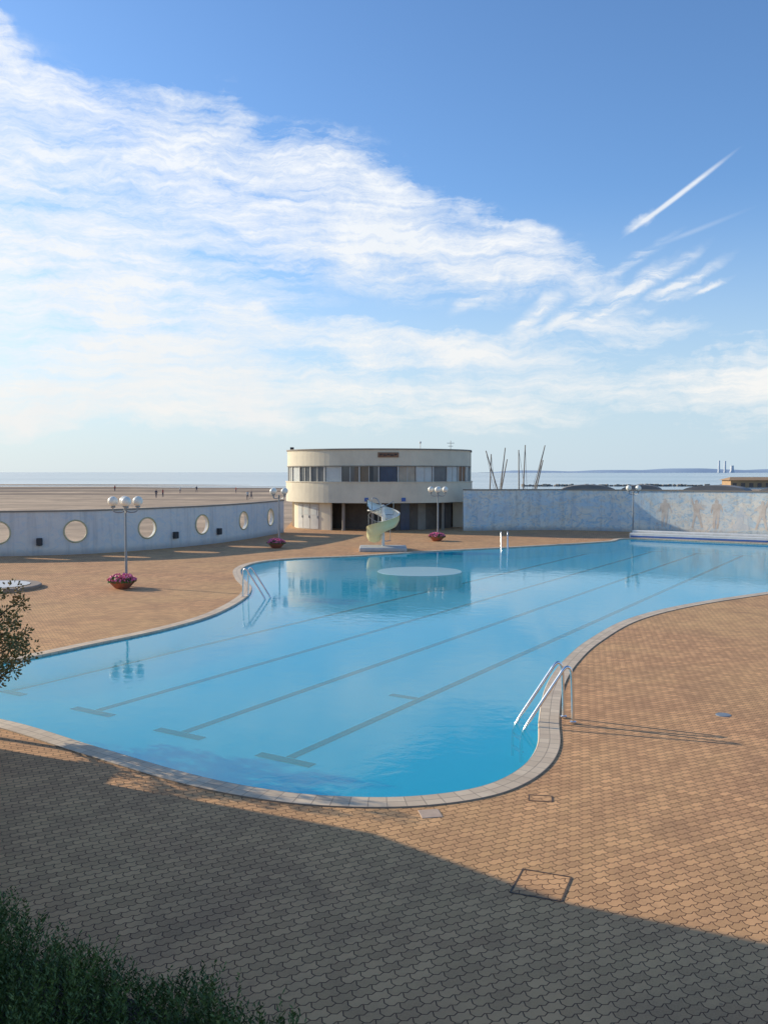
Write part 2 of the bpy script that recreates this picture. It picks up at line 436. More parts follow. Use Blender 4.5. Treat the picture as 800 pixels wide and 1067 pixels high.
for j in range(ny):
    for i in range(nx): a=k+j*(nx+1)+i; f.append((a,a+1,a+nx+2,a+nx+1))
gr=obj("ground",v,f,M_sand); structure(gr)
v=[(-30000,200,-1.6),(30000,200,-1.6),(30000,40000,-1.6),(-30000,40000,-1.6)]
structure(obj("sea_water",v,[(0,1,2,3)],M_sea))
M_coast=stained("haze_tinted_coast",(.30,.40,.52),(.36,.46,.56),.002,.95,0)  # distance haze is mixed into the coast's base colour
v=[];f=[];NX=160
for i in range(NX+1):
    x=1100+i*55; h=(18+26*min(1,i/40))*(.75+.6*noise.noise(Vector((i*.09,0,0))))
    if i<6: h*=i/6
    v+=[(x,9000,-3),(x,9150,max(h,0)),(x,9900,max(h,0)*1.05),(x,11000,-3)]
for i in range(NX):
    for q in range(3): a=i*4+q; f.append((a,a+4,a+5,a+1))
structure(obj("hills",v,f,M_coast,smooth=True))
M_pale=stained("pale_industrial",(.65,.68,.72),(.6,.63,.67),.05,.8,0)
def chimney(x,h,r):
    mb=MB().lathe([(r*1.5,0),(r*1.2,h*.3),(r,h*.9),(r*1.1,h*.92),(r*1.1,h)],(0,0,0),12)
    o=mb.obj("chimney",M_pale,loc=(x,8800,0)); top(o,"tall pale industrial chimney on the far shore","chimney","chimneys on the far shore")
chimney(3330,120,9); chimney(3390,115,9); chimney(3460,70,16)
# ---------------------------------------------------------------- walls
def ribbon_wall(path,h,th,sub_,x0=None):
    pts=cr([Vector((x,y,0)) for x,y in path],sub_)
    N=len(pts);v=[];f=[];L=[0]
    for i in range(1,N): L.append(L[-1]+(pts[i]-pts[i-1]).length)
    for i,p in enumerate(pts):
        t=(pts[min(i+1,N-1)]-pts[max(i-1,0)]).normalized(); nn=Vector((t.y,-t.x,0))
        a=p+nn*th/2; b=p-nn*th/2
        v+=[(a.x,a.y,-.02),(a.x,a.y,h),(b.x,b.y,h),(b.x,b.y,-.35)]
    for i in range(N-1):
        for q in range(4): a=i*4+q; a2=i*4+(q+1)%4; f.append((a,a+4,a2+4,a2))
    f.append((3,2,1,0)); k=(N-1)*4; f.append((k,k+1,k+2,k+3))
    return v,f,pts,L
def mural(name,base,c2,c3,sc,c4=(.50,.43,.36),k4=.5,k5=.6):
    m,g,b=mat(name,base,.85)
    tc=g.add('ShaderNodeTexCoord').outputs['Object']
    s_=g.add('ShaderNodeSeparateXYZ'); g.setin(s_.inputs[0],tc)
    n=g.noise(g.mapping(tc,sc=(sc,sc,sc*1.5)),1.,6,.6,1.2); n2=g.noise(g.mapping(tc,loc=(9,3,1),sc=(sc*.6,sc*.6,sc*2)),1.,5,.6,2.)
    col=g.mix(g.mapr(n,.42,.6),C(*base),C(*c2)); col=g.mix(g.mapr(n2,.52,.62,0,.75),col,C(*c3))
    n3=g.noise(g.mapping(tc,loc=(2,7,4),sc=(1.6,1.6,1.3)),1.,5,.65,2.5); col=g.mix(g.mapr(n3,.53,.66,0,k4),col,C(*c4))
    n4=g.noise(g.mapping(tc,loc=(12,1,3),sc=(1.1,1.1,1.6)),1.,5,.6,3.); col=g.mix(g.mapr(n4,.52,.62,0,k5),col,C(.34,.56,.70))
    col=g.mix(g.mapr(s_.outputs[2],.45,.0,0,.5,True),col,C(.25,.22,.18))
    drip=g.noise(g.mapping(tc,sc=(3,3,.25)),1.,4,.6); col=g.mix(g.mapr(drip,.5,.75,0,.3),col,C(.22,.22,.21))
    g.setin(b.inputs['Base Color'],col); g.setin(b.inputs['Normal'],g.bump(n,.3,.02))
    return m
M_wl=mural("sea_mural_wall",(.76,.73,.66),(.70,.69,.66),(.78,.75,.68),.5,(.70,.67,.62),.4,.25)
M_wr=mural("bather_mural_wall",(.84,.82,.72),(.58,.72,.78),(.80,.75,.62),.45,(.52,.45,.38),.5,.7)
v,f,ptsL,LL=ribbon_wall(WL,2.35,.25,10)
wall=obj("boundary_wall",v,f,M_wl)
top(wall,"curved grey-blue sea wall pierced by round portholes","wall")
def at_az(pts,u,lo=0):
    k=(u-400)/FP
    for i in range(len(pts)-1):
        a,b=pts[i],pts[i+1]; fa=a.x-k*a.y; fb=b.x-k*b.y
        if fa*fb<=0:
            t=fa/(fa-fb) if fa!=fb else 0; p=a.lerp(b,t); return p,(b-a).normalized()
    return None
cut=bmesh.new()
M_rim=stained("ochre_rim_paint",(.58,.52,.30),(.48,.44,.28),4,.6,.1)
ports=[]
for u in (-160,-78,-2,78,152,209,252,280):
    r=at_az(ptsL,u)
    if r is None: continue
    p,t=r; ports.append((p,t))
    nn=Vector((t.y,-t.x,0)); mtx=Matrix.Translation((p.x,p.y,1.27))@nn.to_track_quat('Z','Y').to_matrix().to_4x4()
    bmesh.ops.create_cone(cut,cap_ends=True,segments=40,radius1=.60,radius2=.60,depth=1.2,matrix=mtx)
cm=bpy.data.meshes.new("c"); cut.to_mesh(cm); cut.free(); co=bpy.data.objects.new("cutter",cm); COL.objects.link(co)
md=wall.modifiers.new("b",'BOOLEAN'); md.object=co; md.operation='DIFFERENCE'; md.solver='EXACT'
dg=bpy.context.evaluated_depsgraph_get(); nm=bpy.data.meshes.new_from_object(wall.evaluated_get(dg)); wall.modifiers.clear(); wall.data=nm
bpy.data.objects.remove(co)
for p,t in ports:
    nn=Vector((t.y,-t.x,0)); c=Vector((p.x,p.y,1.27))
    pts=[c+(t*math.cos(a)+Vector((0,0,1))*math.sin(a))*.60+nn*.13 for a in [2*math.pi*i/32 for i in range(32)]]
    MB().tube(pts,.045,8,closed=True).obj("porthole_rim",M_rim,wall,True)
for u in (41,180,225):
    p,t=at_az(ptsL,u); nn=Vector((t.y,-t.x,0))
    c=p+nn*.26; MB().box((c.x,c.y,.75),(.3,.22,.4),math.atan2(t.y,t.x),.02).obj("wall_speaker",M_dark,wall)
v2,f2,ptsR,LR=ribbon_wall(WR,3.1,.3,8)
wr=obj("boundary_wall",v2,f2,M_wr); top(wr,"tall pale wall painted with a faded seaside mural of bathers","wall")
def cap(pts,z,w,m,par):
    v=[];f=[];N=len(pts)
    for i,p in enumerate(pts):
        t=(pts[min(i+1,N-1)]-pts[max(i-1,0)]).normalized(); nn=Vector((t.y,-t.x,0))*w/2
        for q,zz in((nn,z+.002),(nn,z+.09),(-nn,z+.09),(-nn,z+.002)): v.append((p.x+q.x,p.y+q.y,zz))
    for i in range(N-1):
        for q in range(4): a=i*4+q; a2=i*4+(q+1)%4; f.append((a,a+4,a2+4,a2))
    f.append((3,2,1,0)); k=(N-1)*4; f.append((k,k+1,k+2,k+3))
    obj("wall_coping",v,f,m,par)
cap(ptsL,2.35,.34,M_soff,wall); cap(ptsR,3.1,.4,M_soff,wr)
M_fig1=stained("mural_ochre",(.56,.47,.38),(.78,.73,.64),2.2,.9,0)
M_fig2=stained("mural_blue_grey",(.50,.60,.66),(.80,.79,.73),1.6,.9,0)
FIGS=[
 [(-.12,0),(-.16,.5),(-.2,.95),(-.24,1.3),(-.42,.9),(-.48,.95),(-.28,1.5),(-.1,1.58),(-.11,1.72),(0,1.84),(.11,1.72),(.1,1.58),(.28,1.5),(.36,1.0),(.30,.92),(.24,1.28),(.2,.95),(.22,.5),(.2,0),(.08,0),(.06,.5),(0,.85),(-.05,.5),(0,0)],
 [(-.30,0),(-.22,.5),(-.16,.95),(-.20,1.3),(-.36,1.85),(-.30,1.9),(-.16,1.5),(-.08,1.55),(-.11,1.68),(0,1.80),(.11,1.70),(.08,1.55),(.24,1.45),(.50,1.2),(.46,1.12),(.20,1.2),(.18,.95),(.30,.55),(.42,.05),(.32,0),(.18,.45),(.02,.82),(-.10,.45),(-.18,0)],
 [(-.5,0),(-.45,.3),(-.2,.38),(-.26,.8),(-.16,1.1),(-.05,1.15),(-.06,1.26),(.05,1.38),(.16,1.28),(.12,1.15),(.22,1.05),(.45,.7),(.40,.62),(.18,.8),(.14,.4),(.5,.25),(.55,.0)],
]
def figure(u,sc,k,m):
    r=at_az(ptsR,u)
    if r is None: return
    p,t=r; nn=Vector((t.y,-t.x,0)); o=p+nn*.156
    out=FIGS[k]
    tr_=tessellate_polygon([[Vector((a,b,0)) for a,b in out]])
    sx=-1 if int(u)%2 else 1
    obj("mural_figure",[o+t*(a*sc*sx)+Vector((0,0,.45+b*sc)) for a,b in out],tr_,m,wr)
for i,u in enumerate((500,527,598,641,693,726,747,772,795)):
    figure(u,(1.15 if u>680 else .9),[2,0,1,2,0,1,0,2,1][i],M_fig2 if u<680 or u==772 else M_fig1)
# ---------------------------------------------------------------- rotunda building
B=empty("poolside_building",(-.4,73.2,0)); top(B,"oval two-storey cream concrete pavilion with ribbon windows","building")
RX,RY=7.55,6.3
def ell(a,rx,ry): return (rx*math.cos(a),ry*math.sin(a))
def band(z0,z1,o0,o1,a0=0,a1=2*math.pi,n=96):
    v=[];f=[];full=abs(a1-a0-2*math.pi)<1e-6
    for i in range(n+1):
        a=a0+(a1-a0)*i/n
        for o,z in((o1,z0),(o1,z1),(o0,z1),(o0,z0)):
            x,y=ell(a,RX+o,RY+o); v.append((x,y,z))
    for i in range(n):
        for q in range(4): a=i*4+q; a2=i*4+(q+1)%4; f.append((a,a+4,a2+4,a2)[::-1])
    if not full: f+=[(0,1,2,3),tuple(n*4+q for q in(3,2,1,0))]
    return v,f
def disc(z0,z1,o,n=96):
    return MB().add(*[[(*ell(2*math.pi*i/n,RX+o,RY+o),z) for z in(z0,z1) for i in range(n)],[tuple(range(n-1,-1,-1)),tuple(range(n,2*n))]+[(i,(i+1)%n,n+(i+1)%n,n+i) for i in range(n)]])
obj("parapet",*band(5.00,6.2,-.25,0),M_conc,B); 
obj("parapet_trim",*band(6.2,6.30,-.3,.08),M_soff,B)
disc(5.75,5.85,-.26).obj("roof",M_soff,B)
obj("balcony_band",*band(2.15,3.70,-.25,.12),M_conc,B)
disc(3.42,3.60,-.26).obj("floor_slab",M_soff,B)
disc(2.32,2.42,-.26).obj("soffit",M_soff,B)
obj("window_sill",*band(3.705,3.775,-.2,.17),M_conc,B)
obj("window_head",*band(4.93,4.995,-.2,.04),M_soff,B)
NW=32
seq=['c','c','c','d','d','c','g','g','b','t','c','d','c','r','d','g']
mm={'c':M_curt,'g':M_glass,'b':M_blueg,'t':M_tan,'r':M_brown,'d':M_dimg}
for i in range(NW):
    a0=2*math.pi*i/NW; a1=2*math.pi*(i+1)/NW
    v,f=band(3.778,4.927,-.16,-.10,a0+.012,a1-.012,4)
    k=(i-NW//2)
    m=mm[seq[k]] if 0<=k<16 else M_glass
    w=obj("window",v,f,m,B)
    x,y=ell(a0,RX-.06,RY-.06); MB().box((x,y,4.352),(.10,.10,1.145),a0).obj("frame",M_frame,w)
    if i%3: x,y=ell((a0+a1)/2,RX-.08,RY-.08); MB().box((x,y,4.352),(.05,.05,1.145),(a0+a1)/2).obj("mullion",M_frame,w)
obj("interior_core",*band(3.61,5.74,-3.2,-3.0,n=48),M_soff,B)
obj("ground_wall",*band(0,2.31,-.75,-.55,R(176),R(238),24),M_conc,B)
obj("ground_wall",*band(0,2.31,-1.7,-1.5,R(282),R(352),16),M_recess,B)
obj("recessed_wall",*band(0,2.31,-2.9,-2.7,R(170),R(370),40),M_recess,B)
obj("rear_wall",*band(0,2.31,-.45,-.25,R(-6),R(174),48),M_conc,B)
for a in (247,266,316):
    x,y=ell(R(a),RX-.6,RY-.6); MB().lathe([(.15,0),(.15,.1),(.12,.12),(.12,2.31)],(x,y,0),16).obj("column",M_soff,B,True)
for a0,a1 in((203,211),(211.6,219.6),(220.2,228)):
    v,f=band(.05,2.0,-.545,-.50,R(a0),R(a1),6); d=obj("door",v,f,M_doorp,B)
    v,f=band(1.15,1.8,-.495,-.485,R(a0+1.5),R(a1-1.5),4); obj("door_glass",v,f,M_curt,d)
    am=R(a1-.9); x,y=ell(am,RX-.47,RY-.47); MB().box((x,y,1.0),(.04,.04,.22),am).obj("handle",M_grey,d)
for a,m in ((262,M_dark),(286,M_blueg),(300,M_soff),(324,M_dark)):
    o_=-2.69 if a<280 else -1.49
    v,f=band(.0,2.05,o_,o_+.04,R(a),R(a+7),4); obj("service_door",v,f,m,B)
for a0,w in((262,2.2),(283,2.4)):
    obj("sign_board",*band(2.28,2.56,.13,.16,R(a0),R(a0+w),4),M_blue,B)
pl=obj("sign_plaque",*band(5.62,6.0,.01,.06,R(269.5),R(281.5),8),M_brown,B)
mb=MB()
for i in range(5):
    a=R(271.3+i*2.1); x,y=ell(a,RX+.09,RY+.09)
    s=(-1)**i
    pts=[(x+dx*.10,y,5.81+dz*.09) for dx,dz in((-1,-.6*s),(-.4,.9*s),(.2,-.3*s),(.8,.8*s),(1,.1))]
    mb.tube(pts,.022,6,4)
mb.obj("scrollwork",M_dark,pl,True)
MB().box((6.75,1.2,3.05),(1.5,4.6,6.1),bev=.03).obj("stair_tower",M_conc,B)
MB().box((7.0,-1.12,4.4),(.55,.04,.9)).obj("stair_window",M_glass,B)
MB().box((6.75,1.2,6.16),(1.62,4.72,.1)).obj("tower_coping",M_soff,B)
mb=MB(); mb.tube([(5.9,0,5.9),(5.9,0,7.1)],.025,6); mb.tube([(5.6,0,6.9),(6.2,0,6.9)],.02,6); mb.tube([(5.7,0,6.65),(6.1,0,6.65)],.02,6); mb.obj("antenna",M_grey,B)
mb=MB(); mb.tube([(3.4,0,5.9),(3.4,0,6.9)],.03,6); mb.sphere((3.4,0,6.95),.1,8,6); mb.obj("roof_lamp",M_white,B)
mb=MB(); mb.box((-7.1,-.9,6.42),(.28,.28,.22)); mb.obj("floodlight",M_dark,B)
# ---------------------------------------------------------------- lamps
def make_lamp(loc):
    E=empty("street_lamp",loc)
    mb=MB(); mb.lathe([(.10,0),(.10,.25),(.055,.3),(.04,3.0),(.065,3.02),(.065,3.1),(.03,3.14)],(0,0,0),14); mb.obj("pole",M_grey,E,True)
    for k in range(4):
        a=R(20+90*k); c,s=math.cos(a),math.sin(a)
        MB().tube([(0,0,2.98),(.2*c,.2*s,2.92),(.42*c,.42*s,2.96),(.47*c,.47*s,3.12)],.025,8,5).obj("arm",M_grey,E,True)
        mb=MB().lathe([(.05,0),(.10,.02),(.10,.07),(.05,.08)],(.47*c,.47*s,3.1),12); mb.obj("lamp_collar",M_grey,E)
        MB().sphere((.47*c,.47*s,3.36),.195,20,14).obj("lamp_globe",M_globe,E,True)
    return E
def make_pot(loc):
    E=empty("flower_pot",loc)
    MB().lathe([(.22,0),(.28,.03),(.46,.22),(.52,.28),(.52,.32),(.45,.32),(.42,.27),(.05,.25)],(0,0,0),24).obj("bowl",M_terr,E,True)
    rnd=random.Random(3)
    for name,m,n_,s_ in(("foliage",M_leaf,420,.055),("flowers",M_pink,300,.05)):
        v=[];f=[]
        for i in range(n_):
            a=rnd.random()*6.28; r=.55*math.sqrt(rnd.random()); z=.32+.2*(1-(r/.6)**2)*rnd.random()+(.07 if name=="flowers" else 0)-.05*(r>.45)
            c=Vector((r*math.cos(a),r*math.sin(a),z)); q=Vector((rnd.uniform(-1,1),rnd.uniform(-1,1),rnd.uniform(-.4,1))).normalized()
            t=q.orthogonal().normalized()*s_; w=q.cross(t); k=len(v)
            v+=[c-t,c+w*.7,c+t,c-w*.7]; f.append((k,k+1,k+2,k+3))
        obj(name,v,f,m,E)
    return E
lx,ly=survey(132,611)
lamp=make_lamp((lx,ly,0)); top(lamp,"grey four-globe lamp post beside a flower bowl","street lamp","globe lamp posts around the pool")
pot=make_pot((lx+.02,ly-.62,0)); top(pot,"terracotta bowl of pink flowers under a lamp","flower pot","flower bowls at the lamp posts")
for u,v_,rz,pt in((291,570,.5,1),(456,563,1.1,1),(659,557,.2,0)):
    x,y=survey(u,v_); o=clone_tree(lamp,(x,y,0),rz); 
    if pt: clone_tree(pot,(x-.1,y-.62,0),rz)
# ---------------------------------------------------------------- pool ladders
def make_ladder(loc,rz,name="pool_ladder"):
    """local +x points to the water"""
    E=empty(name,loc,rz)
    for s in(-.19,.19):
        pts=[(-.47,s,.0),(-.455,s,.45),(-.435,s,.86),(-.41,s,.98),(-.345,s,1.03),(-.27,s,.98),(-.18,s,.86),(.07,s,.52),(.32,s,.18),(.44,s,.0),(.52,s,-.2),(.53,s,-.62)]
        MB().tube(pts,.028,10,6).obj("handrail",M_steel,E,True)
        MB().lathe([(.06,0.0),(.06,.02),(.035,.03)],(-.47,s,.02),14).obj("floor_flange",M_steel,E)
    for z in(-.22,-.45):
        MB().box((.51,0,z),(.09,.38,.03),bev=.008).obj("tread",M_steel,E)
    return E
l1=make_ladder((2.88,15.70,0),R(180+14)); top(l1,"slanted stainless steel handrails at the pool edge","pool ladder","stainless pool ladders")
x,y=survey(268,622); l2=clone_tree(l1,(x-.02,y,0),R(-22))
x,y=survey(525,573); l3=clone_tree(l1,(x,y-.1,0),R(-95))
# ---------------------------------------------------------------- slide
sx,sy=survey(399,573)
SL=empty("water_slide",(sx,sy,0)); top(SL,"pale yellow spiral water slide on a low plinth","water slide")
MB().box((0,-.2,.10),(2.7,2.2,.24),bev=.04).obj("plinth",M_doorp,SL)
MB().lathe([(.09,.22),(.09,2.6),(.05,2.62)],(0,.1,0),14).obj("column",M_white,SL,True)
v=[];f=[];NS=80;sec=[(-.34,.40),(-.36,.20),(-.28,.05),(0,-.03),(.28,.05),(.40,.26),(.42,.62)]
m_=len(sec);A0=R(170);TURN=R(-350)
pathc=[]
for i in range(NS+1):
    t=i/NS; a=A0+TURN*min(t/.86,1); r=.50
    z=2.30-1.85*t**.95
    c=Vector((r*math.cos(a),.1+r*math.sin(a),z)); rad=Vector((math.cos(a),math.sin(a),0))
    if t>.86:
        tang=Vector((math.sin(a),-math.cos(a),0)); c+=tang*(t-.86)*4
    pathc.append((c,rad))
for c,rad in pathc:
    for s_,h in sec: q=c+rad*s_; v.append((q.x,q.y,q.z+h))
for c,rad in pathc:
    for s_,h in sec: q=c+rad*(s_*1.12); v.append((q.x,q.y,q.z+h-(.06 if abs(s_)<.3 else 0)))
K=(NS+1)*m_
for i in range(NS):
    for q in range(m_-1):
        a=i*m_+q; f.append((a,a+1,a+m_+1,a+m_)); f.append((K+a,K+a+m_,K+a+m_+1,K+a+1))
    for q in(0,m_-1): a=i*m_+q; f.append((a,a+m_,K+a+m_,K+a))
M_cream=stained("cream_fibreglass",(.90,.90,.84),(.85,.86,.78),1.5,.35,.03)
o=obj("chute",v,f,[M_cream,M_yellow],SL,True)
for i,p in enumerate(o.data.polygons):
    if min(p.vertices)>=K and (max(p.vertices)-K)//m_>NS*.42: p.material_index=1
c0,_=pathc[0]
MB().lathe([(.42,2.24),(.42,2.30),(.02,2.30)],(c0.x,c0.y+.45,0),20).obj("platform",M_white,SL)
for k in range(9):
    a=R(60)+R(32)*k; rr=.55; MB().box((rr*math.cos(a),.1+rr*math.sin(a)+.75,.42+k*.2),(.45,.2,.04),a).obj("step",M_grey,SL)
mb=MB(); pts=[((.85)*math.cos(R(60)+R(32)*k),.85+.85*math.sin(R(60)+R(32)*k),1.2+k*.2) for k in range(9)]
mb.tube(pts,.02,6,4)
for k in range(0,9,2): mb.tube([(pts[k][0],pts[k][1],pts[k][2]-.75),pts[k]],.016,6)
mb.obj("handrail",M_grey,SL,True)
for s in(-1,1): MB().tube([(c0.x-.15,c0.y+.3*s+.25,2.3),(c0.x-.15,c0.y+.3*s+.25,2.95),(c0.x+.15,c0.y+.3*s+.25,2.93),(c0.x+.3,c0.y+.3*s+.2,2.6)],.02,8,5).obj("top_rail",M_grey,SL,True)
# ---------------------------------------------------------------- paddling pool
pp=empty("paddling_pool",(pcx,pcy,0)); top(pp,"small round paddling pool with pale stone rim","paddling pool")
MB().lathe([(1.62,-.05),(1.64,.10),(1.6,.14),(1.25,.14),(1.22,.10),(1.22,-.1)],(0,0,0),48).obj("rim",M_cop,pp,True)
MB().lathe([(1.23,-.3),(1.23,-.28),(.01,-.28)],(0,0,0),48).obj("basin",M_poolfloor,pp)
o=MB().add([(1.22*math.cos(i*math.pi/24),1.22*math.sin(i*math.pi/24),.155) for i in range(48)],[tuple(range(48))]).obj("cover",M_white,pp)
# ---------------------------------------------------------------- deck details
M_joint=stained("worn_metal_joint",(.10,.07,.05),(.16,.105,.07),6,.7,.1)
def hatch(u,v_,w,d,rz,lab):
    x,y=survey(u,v_); E=empty("access_hatch",(x,y,0),rz); top(E,lab,"hatch","access hatches in the paving")
    mb=MB(); t=.016
    mb.box((0,d/2,.001),(w,t,.010)).box((0,-d/2,.001),(w,t,.010)).box((-w/2,0,.0014),(t,d-t,.010)).box((w/2,0,.0014),(t,d-t,.010)); mb.obj("frame",M_joint,E)
    v=[(-w/2+t,-d/2+t,.003),(w/2-t,-d/2+t,.003),(w/2-t,d/2-t,.003),(-w/2+t,d/2-t,.003)]
    obj("cover",v,[(0,1,2,3)],M_deck,E)
hatch(564,922,.55,.6,R(-22),"square paved manhole cover with dark metal frame")
hatch(563,832,.32,.22,R(-10),"small paved drain cover with dark metal frame")
M_tile=stained("pale_tile",(.60,.44,.32),(.50,.36,.26),6,.7,.1)
x,y=survey(448,848); o=MB().box((0,0,.002),(.28,.28,.012),R(10),.005).obj("drain_cover",M_tile,loc=(x,y,0)); top(o,"small pale square skimmer lid in the paving","drain cover")
x,y=survey(753,745); o=MB().lathe([(.14,0),(.13,.010),(.01,.012)],(0,0,0),20).obj("floor_drain",M_grey,loc=(x,y,0)); top(o,"small round grey metal drain in the paving","drain cover")
# ---------------------------------------------------------------- hotel building that shades the terrace
HB=empty("hotel_building",(-9,13.96,0),0); top(HB,"tall pale rendered building at the edge of the terrace","building")
MB().box((-9,-13,5.5),(18,26,11)).obj("wall",M_conc,HB)
MB().box((-9,-13,11.15),(18.5,26.0,.3)).obj("roof",M_soff,HB)
pr=[(.005,0),(.86,0),(.86,3.55),(.005,4.35)]
v=[(x,y,z) for x in(-8,0) for y,z in pr]
obj("shadow_edge_annex",v,[(0,1,2,3),(7,6,5,4),(0,4,5,1),(1,5,6,2),(2,6,7,3),(3,7,4,0)],M_conc,HB)  # unseen volume, top sloped to shape the shadow edge on the paving
MB().box((-4.0,1.17,1.0),(8,.6,2.0)).obj("shadow_edge_block",M_conc,HB)  # low block added out of view to step the shadow's left end
for k in range(5):
    for z in(1.6,4.9,8.2):
        w=MB().box((.01,-3-5*k,z),(.06,1.6,1.5)).obj("window",M_glass,HB)
        MB().box((.05,-3-5*k,z-.83),(.18,1.8,.1)).obj("sill",M_white,w)
# ---------------------------------------------------------------- vegetation
def leaf_mesh(centres,dirs,lens,wid):
    v=[];f=[]
    for c,d,l,w in zip(centres,dirs,lens,wid):
        s=d.cross(Vector((random.uniform(-1,1),random.uniform(-1,1),random.uniform(-1,1)))).normalized()*w
        k=len(v); v+=[c,c+d*l*.5+s,c+d*l,c+d*l*.5-s]; f.append((k,k+1,k+2,k+3))
    return v,f
def leafmat(name,c1,c2,c3,sc):
    m,g,b=mat(name,c1,.6)
    tc=g.add('ShaderNodeTexCoord').outputs['Object']
    n=g.noise(tc,sc,3,.6); n2=g.noise(tc,sc*8,2,.6)
    col=g.mix(g.mapr(n,.4,.6),C(*c1),C(*c2)); col=g.mix(g.mapr(n2,.52,.68),col,C(*c3))
    g.setin(b.inputs['Base Color'],col); return m
M_hedge=leafmat("rosemary_leaves",(.06,.10,.02),(.11,.16,.03),(.22,.26,.06),2.5)
M_bark=stained("bark",(.10,.07,.05),(.06,.045,.03),8,.9,.4)
M_tree=leafmat("autumn_leaves",(.10,.12,.03),(.28,.16,.04),(.38,.19,.05),3)
cs=[];ds=[];ls=[];ws=[]
def edge_front(x):
    return 8.30-(x+3.7)*.58+.22*noise.noise(Vector((x*2.2,0,0)))
cnt=0
while cnt<3900:
    x=random.uniform(-5.0,.1); y=random.uniform(4.6,8.8)
    if y>edge_front(x): continue
    cnt+=1
    e=min(1,(edge_front(x)-y)/.5)
    h=(.40+.28*e)*(.82+.36*random.random())*(.85+.5*noise.noise(Vector((x*1.3,y*1.3,2))))*(.6+.4*min(1,max(0,.1-x)/.6))
    lean=Vector((random.gauss(.05,.2),random.gauss(.08,.2),1)).normalized()
    base=Vector((x,y,0)); n_=int(h/.018)
    for i in range(n_):
        t=i/n_; p=base+lean*h*t+Vector((math.sin(t*3+x*9)*.03,math.cos(t*3+y*7)*.03,0))
        if t<.2: continue
        a=random.random()*6.28; d=(Vector((math.cos(a),math.sin(a),0))*.75+lean*.75).normalized()
        cs.append(p); ds.append(d); ls.append(random.uniform(.04,.075)*(1.15-.4*t)); ws.append(.0075)
v,f=leaf_mesh(cs,ds,ls,ws)
hd=obj("rosemary_shrubs",v,f,M_hedge); hd["kind"]="stuff"; top(hd,"dense dark green rosemary-like ground shrubs in shade","shrubs")
M_soil=stained("soil",(.05,.035,.025),(.035,.025,.02),5,.95,.4)
v=[(-5.6,4,.01),(.0,4,.01),(-.05,edge_front(-.05)-.02,.01)]+[(x,edge_front(x)-.05,.01) for x in (-.6,-1,-1.5,-2,-2.5,-3,-3.5,-4,-4.5,-5,-5.6)]
fb=obj("soil_ground",v,[tuple(range(len(v)))],M_soil); structure(fb)
T=empty("small_tree",(-7.0,14.95,0)); top(T,"small bushy tree with olive and rusty autumn leaves","tree")
mb=MB(); mb.tube([(0,0,0),(.05,.02,.5),(.02,0,1.0),(.1,0,1.7)],[.07,.04],10,4)
br=[]
for k in range(20):
    a=k*2.4; z0=.6+k*.065; r=.6+.3*random.random()
    e=Vector((r*math.cos(a),r*math.sin(a),z0+.35+.4*random.random())); s0=Vector((.05,0,z0))
    mb.tube([s0,(s0+e)/2+Vector((0,0,.06)),e],[.025,.008],6,3); br.append((s0,e))
mb.obj("trunk",M_bark,T,True)
cs=[];ds=[];ls=[];ws=[]
cl=[]
for s0,e in br:
    for q in range(5): cl.append((s0.lerp(e,random.uniform(.5,1.25))+Vector((random.gauss(0,.1),random.gauss(0,.1),random.gauss(0,.1))),random.uniform(.09,.17)))
for q in range(20):
    a=random.random()*6.28; r=random.random()*.85; cl.append((Vector((r*math.cos(a),r*math.sin(a),1.0+1.5*random.random()*(1-.4*r))),random.uniform(.1,.16)))
for c,r in cl:
    for i in range(62):
        d=Vector((random.gauss(0,1),random.gauss(0,1),random.gauss(0,1))).normalized()
        cs.append(c+d*r*random.random()**.5); ds.append((d+Vector((0,0,.2))).normalized()); ls.append(random.uniform(.045,.08)); ws.append(.019)
v,f=leaf_mesh(cs,ds,ls,ws); obj("crown",v,f,M_tree,T)
# ---------------------------------------------------------------- beyond the walls
def tramp(x,y,h,leans,lab):
    E=empty("bungee_trampoline",(x,y,-.3)); top(E,lab,"trampoline","bungee trampolines on the beach")
    MB().lathe([(1.3,.7),(1.35,.75),(1.3,.8),(.01,.8)],(0,0,0),24).obj("bed",M_dark,E)
    for k,(bx,by,tx,ty,hh) in enumerate(leans):
        b0=Vector((bx,by,0)); t0=Vector((tx,ty,h*hh))
        MB().tube([b0,t0],[.09,.055],8).obj("pole",M_soff,E,True)
        MB().tube([t0,t0.lerp(Vector((0,0,1.4)),.5)+Vector((0,0,-.25)),(0,0,1.4)],.018,5,4).obj("cable",M_dark,E)
tramp(12.8,100,7.6,[(.9,0,-1.3,0,.95),(-.9,0,-.7,0,.9),(.2,.9,1.1,1.6,1.0),(-.2,-.9,.9,-1.5,.82)],"beach bungee trampoline with leaning poles and cables")
tramp(16.4,101,7.9,[(-.6,0,-.3,0,1.),(-.9,.3,-1.0,.3,.93),(.3,.9,2.2,1.4,1.0),(.2,-.9,1.5,-1.3,.78)],"beach bungee trampoline with wider leaning poles")
M_roof=stained("grey_canvas_roof",(.20,.19,.18),(.28,.26,.24),.7,.8,.1)
def vault(x,y,w,d,z,h,rz):
    E=empty("beach_kiosk",(x,y,-.3),rz); top(E,"low beach cabin with dark arched roof behind the wall","kiosk","arched-roof beach cabins")
    MB().box((0,0,z/2),(w*.92,d*.9,z)).obj("wall",M_tan,E)
    v=[];f=[];n=14
    for yy in(-d/2,d/2):
        for i in range(n+1): a=math.pi*i/n; v.append((-w/2*math.cos(a),yy,z+.01+h*math.sin(a)))
    for i in range(n): f.append((i,i+1,n+2+i,n+1+i))
    f.append(tuple(range(n,-1,-1))); f.append(tuple(range(n+1,2*n+2))); obj("roof",v,f,M_roof,E)
